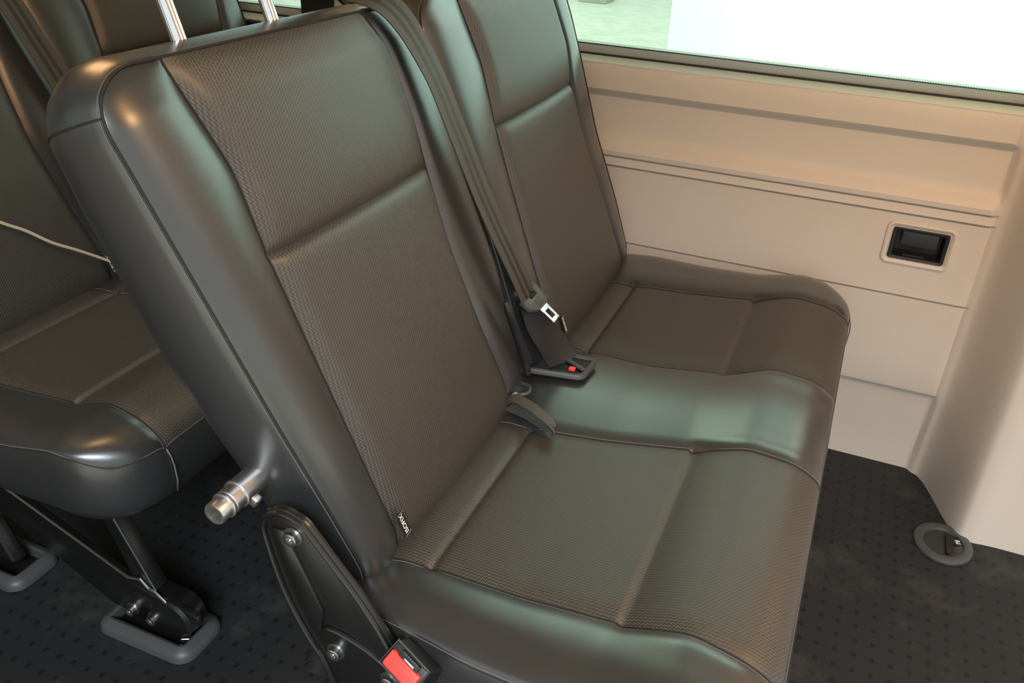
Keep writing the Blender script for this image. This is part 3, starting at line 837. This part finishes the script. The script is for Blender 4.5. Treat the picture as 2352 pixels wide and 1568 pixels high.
# sill ledge, seal, glass frame
m = MB(); m.prism([(1.0895, .7128), (1.1195, .7180), (1.1195, .711), (1.0895, .707)], ((0, -1.7, 0), (1, 0, 0), (0, 0, 1), (0, 1, 0)), 0, 3.7, .0008); struct(m.build('trim_1', 'sill'))
m = MB(); m.box((1.123, .15, .7185), (.010, 3.7, .003), None, .0008); struct(m.build('trim_2', 'seal'))
m = MB(); m.box((1.131, .15, .7265), (.010, 3.7, .014), None, .001); struct(m.build('trim_3', 'glass_seal'))
m = MB()
k = -1.66
while k < 1.95:
    m.box((1.1262, k, .7352), (.0016, .0022, .0020)); k += .0040
m.box((1.1275, .15, .7347), (.003, 3.7, .0014))
struct(m.build('trim_4', 'seal'))
# panes
def pane(name, y0, y1):
    m = MB(); m.box((1.134, (y0 + y1) / 2, .990), (.004, y1 - y0, .565)); struct(m.build(name, 'glass'))
pane('window_1', -.80, .43); pane('window_2', .655, 1.7)
# pillar between the panes
m = MB(); m.box((1.108, .495, 1.0), (.035, .130, .566), None, .012); struct(m.build('trim_5', 'beige'))
m = MB(); m.box((1.118, .607, 1.0), (.012, .088, .55), None, .003); struct(m.build('trim_6', 'black_plastic'))
m = MB(); m.box((1.108, 1.85, 1.0), (.05, .32, .566), None, .01); struct(m.build('trim_7', 'beige'))
m = MB(); m.box((1.055, -1.23, 1.07), (.20, .94, .74), None, .035); struct(m.build('trim_8', 'beige'))
m = MB(); m.box((1.13, .15, 1.35), (.09, 3.7, .16), None, .02); struct(m.build('trim_9', 'beige'))

# cup-like recess in the wall
cupr = empty('wall_recess_box', (1.09, (HY0 + HY1) / 2, HZ0), 'small black rectangular recess box set in the beige side panel', 'storage recess')
inv = cupr.location
def rel(mbx):
    mbx.V = [tuple(Vector(v) - inv) for v in mbx.V]; return mbx
def rrect(y0, y1, z0, z1, r, x, n=6):
    out = []
    for (cy, cz, a0) in ((y1 - r, z1 - r, 0), (y0 + r, z1 - r, PI / 2), (y0 + r, z0 + r, PI), (y1 - r, z0 + r, 1.5 * PI)):
        for k in range(n):
            a = a0 + PI / 2 * k / (n - 1); out.append((x, cy + r * math.cos(a), cz + r * math.sin(a)))
    return out
def rings_mesh(m, rings, closed_end=False):
    n = len(rings[0]); V = [p for r in rings for p in r]; F = []
    for q in range(len(rings) - 1):
        for k in range(n):
            k2 = (k + 1) % n; F.append((q * n + k, q * n + k2, (q + 1) * n + k2, (q + 1) * n + k))
    if closed_end: F.append(tuple((len(rings) - 1) * n + k for k in range(n)))
    m.add(V, F)
y0, y1, z0, z1 = HY0 - .0005, HY1 + .0005, HZ0 - .0005, HZ1 + .0005
m = MB(); e = .011
rings_mesh(m, [rrect(y0 - e, y1 + e, z0 - e, z1 + e, .012, 1.0975), rrect(y0 - e + .001, y1 + e - .001, z0 - e + .001, z1 + e - .001, .012, 1.0935), rrect(y0 - e + .004, y1 + e - .004, z0 - e + .004, z1 + e - .004, .010, 1.0925), rrect(y0 - .003, y1 + .003, z0 - .003, z1 + .003, .005, 1.0945), rrect(y0, y1, z0, z1, .004, 1.098)])
rel(m).build('surround', 'beige', cupr)
m = MB()
rings_mesh(m, [rrect(y0, y1, z0, z1, .005, 1.099), rrect(y0, y1, z0, z1, .005, 1.094), rrect(y0 + .0015, y1 - .0015, z0 + .0015, z1 - .0015, .004, 1.0925), rrect(y0 + .006, y1 - .006, z0 + .005, z1 - .005, .003, 1.0935), rrect(y0 + .0075, y1 - .0075, z0 + .006, z1 - .006, .003, 1.097), rrect(y0 + .009, y1 - .009, z0 + .007, z1 - .007, .003, 1.125)], True)
rel(m).build('frame', 'black_plastic', cupr)
m = MB(); m.box((1.112, (y0 + y1) / 2 - .001, (z0 + z1) / 2 + .006), (.004, .058, .027), None, .001)
rel(m).build('smoked_flap', 'smoked', cupr)
m = MB(); m.box((1.100, (y0 + y1) / 2 + .004, z0 + .0075), (.006, .036, .003), None, .001)
rel(m).build('latch_bar', 'black_plastic', cupr)
# black box on the panel by the second bench
m = MB(); m.box((1.088, .752, .692), (.020, .036, .034), None, .004)
bx = m.build('belt_guide_box', 'black_plastic'); tag(bx, 'small black box on the side panel beside the second bench backrest', 'belt guide')
m = MB(); m.box((1.0775, .752, .692), (.002, .024, .022), None, .0005); m.build('recess', 'pit', bx)
# dark pillar belt clip above the near back
m = MB(); m.tube([(1.082, .53, .775), (1.080, .50, .75), (1.082, .46, .735)], [.012, .008, .010], 8)
m.box((1.080, .545, .786), (.02, .03, .02), None, .004)
tag(m.build('pillar_belt_anchor', 'black_plastic'), 'black belt anchor on the beige pillar above the foreground backrest', 'belt anchor')

# ------------------------------------------------------------------ rest of the van shell
m = MB(); m.box((.27, .15, -.012), (1.78, 3.7, .024)); struct(m.build('floor', 'floor'))
m = MB(); m.box((.27, .15, 1.45), (1.90, 3.8, .04)); struct(m.build('ceiling', 'roof'))
m = MB(); m.box((.27, 2.02, .70), (1.9, .04, 1.5)); struct(m.build('wall_rear', 'beige'))
m = MB()
m.box((-.62, 1.15, .36), (.06, 1.7, .74)); m.box((-.62, .38, 1.05), (.06, .16, .80)); m.box((-.62, 1.9, 1.05), (.06, .2, .80)); m.box((-.62, 1.15, 1.38), (.06, 1.7, .12))
m.box((-.62, -.60, 1.40), (.06, 2.2, .08)); struct(m.build('wall_left', 'beige', sharp=30))
m = MB(); m.box((-.62, 1.15, 1.02), (.004, 1.4, .60)); struct(m.build('window_3', 'glass'))

# ring of the floor tie-down
RC = (.931, -.752)
rg = empty('floor_anchor_ring', (RC[0], RC[1], 0), 'round grey floor anchor ring with silver bolt near the door pillar', 'floor anchor')
m = MB(); m.lathe((0, 0, 0), (0, 0, 1), [(.0005, .052), (.004, .0515), (.0065, .048), (.007, .042), (.0055, .036), (.0015, .0345)], 48, ref=(1, 0, 0), sx=1.0 * .94, sy=1.06)
m.build('ring', 'grey_plastic', rg)
m = MB(); m.lathe((0, 0, .0002), (0, 0, 1), [(0, .036), (.0012, .035), (.0014, .0001)], 40, ref=(1, 0, 0), sx=.94, sy=1.06); m.build('cup', 'smoked', rg)
m = MB(); m.box((-.002, -.020, .0022), (.058, .026, .0016), None, .0006); m.build('cup_plate', 'black_metal', rg)
m = MB(); m.box((-.002, -.0065, .0050), (.056, .005, .0075), None, .0015); m.build('bar', 'black_metal', rg)
m = MB(); bolt_mesh(m, (-.006, -.022, .0026), (0, 0, 1), .0085, .006); m.build('bolt', 'bolt', rg)
m = MB(); m.tube(catmull([(.012, -.026, .006), (.008, -.018, .008), (.004, -.022, .007), (.006, -.028, .005)], 5), .0016, 6); m.build('clip', 'steel', rg)

# ------------------------------------------------------------------ outside
m = MB(); m.box((6, 3, -.53), (26, 26, .06)); struct(m.build('floor_hall', 'concrete'))
m = MB(); m.box((3.06, -2.9, 1.0), (.12, 6.44, 3.0), None, .01); tag(m.build('white_partition', 'white_wall'), 'large white panel standing outside beyond the window', 'partition')
m = MB(); m.box((10.8, 3.05, -.41), (.40, .36, .18), None, .015)
cb = m.build('carton', 'carton'); tag(cb, 'grey-tan box on the hall floor seen through the window', 'box')
m = MB(); m.box((10.8, 3.05, -.315), (.42, .38, .014), None, .004); m.build('lid', 'carton', cb)
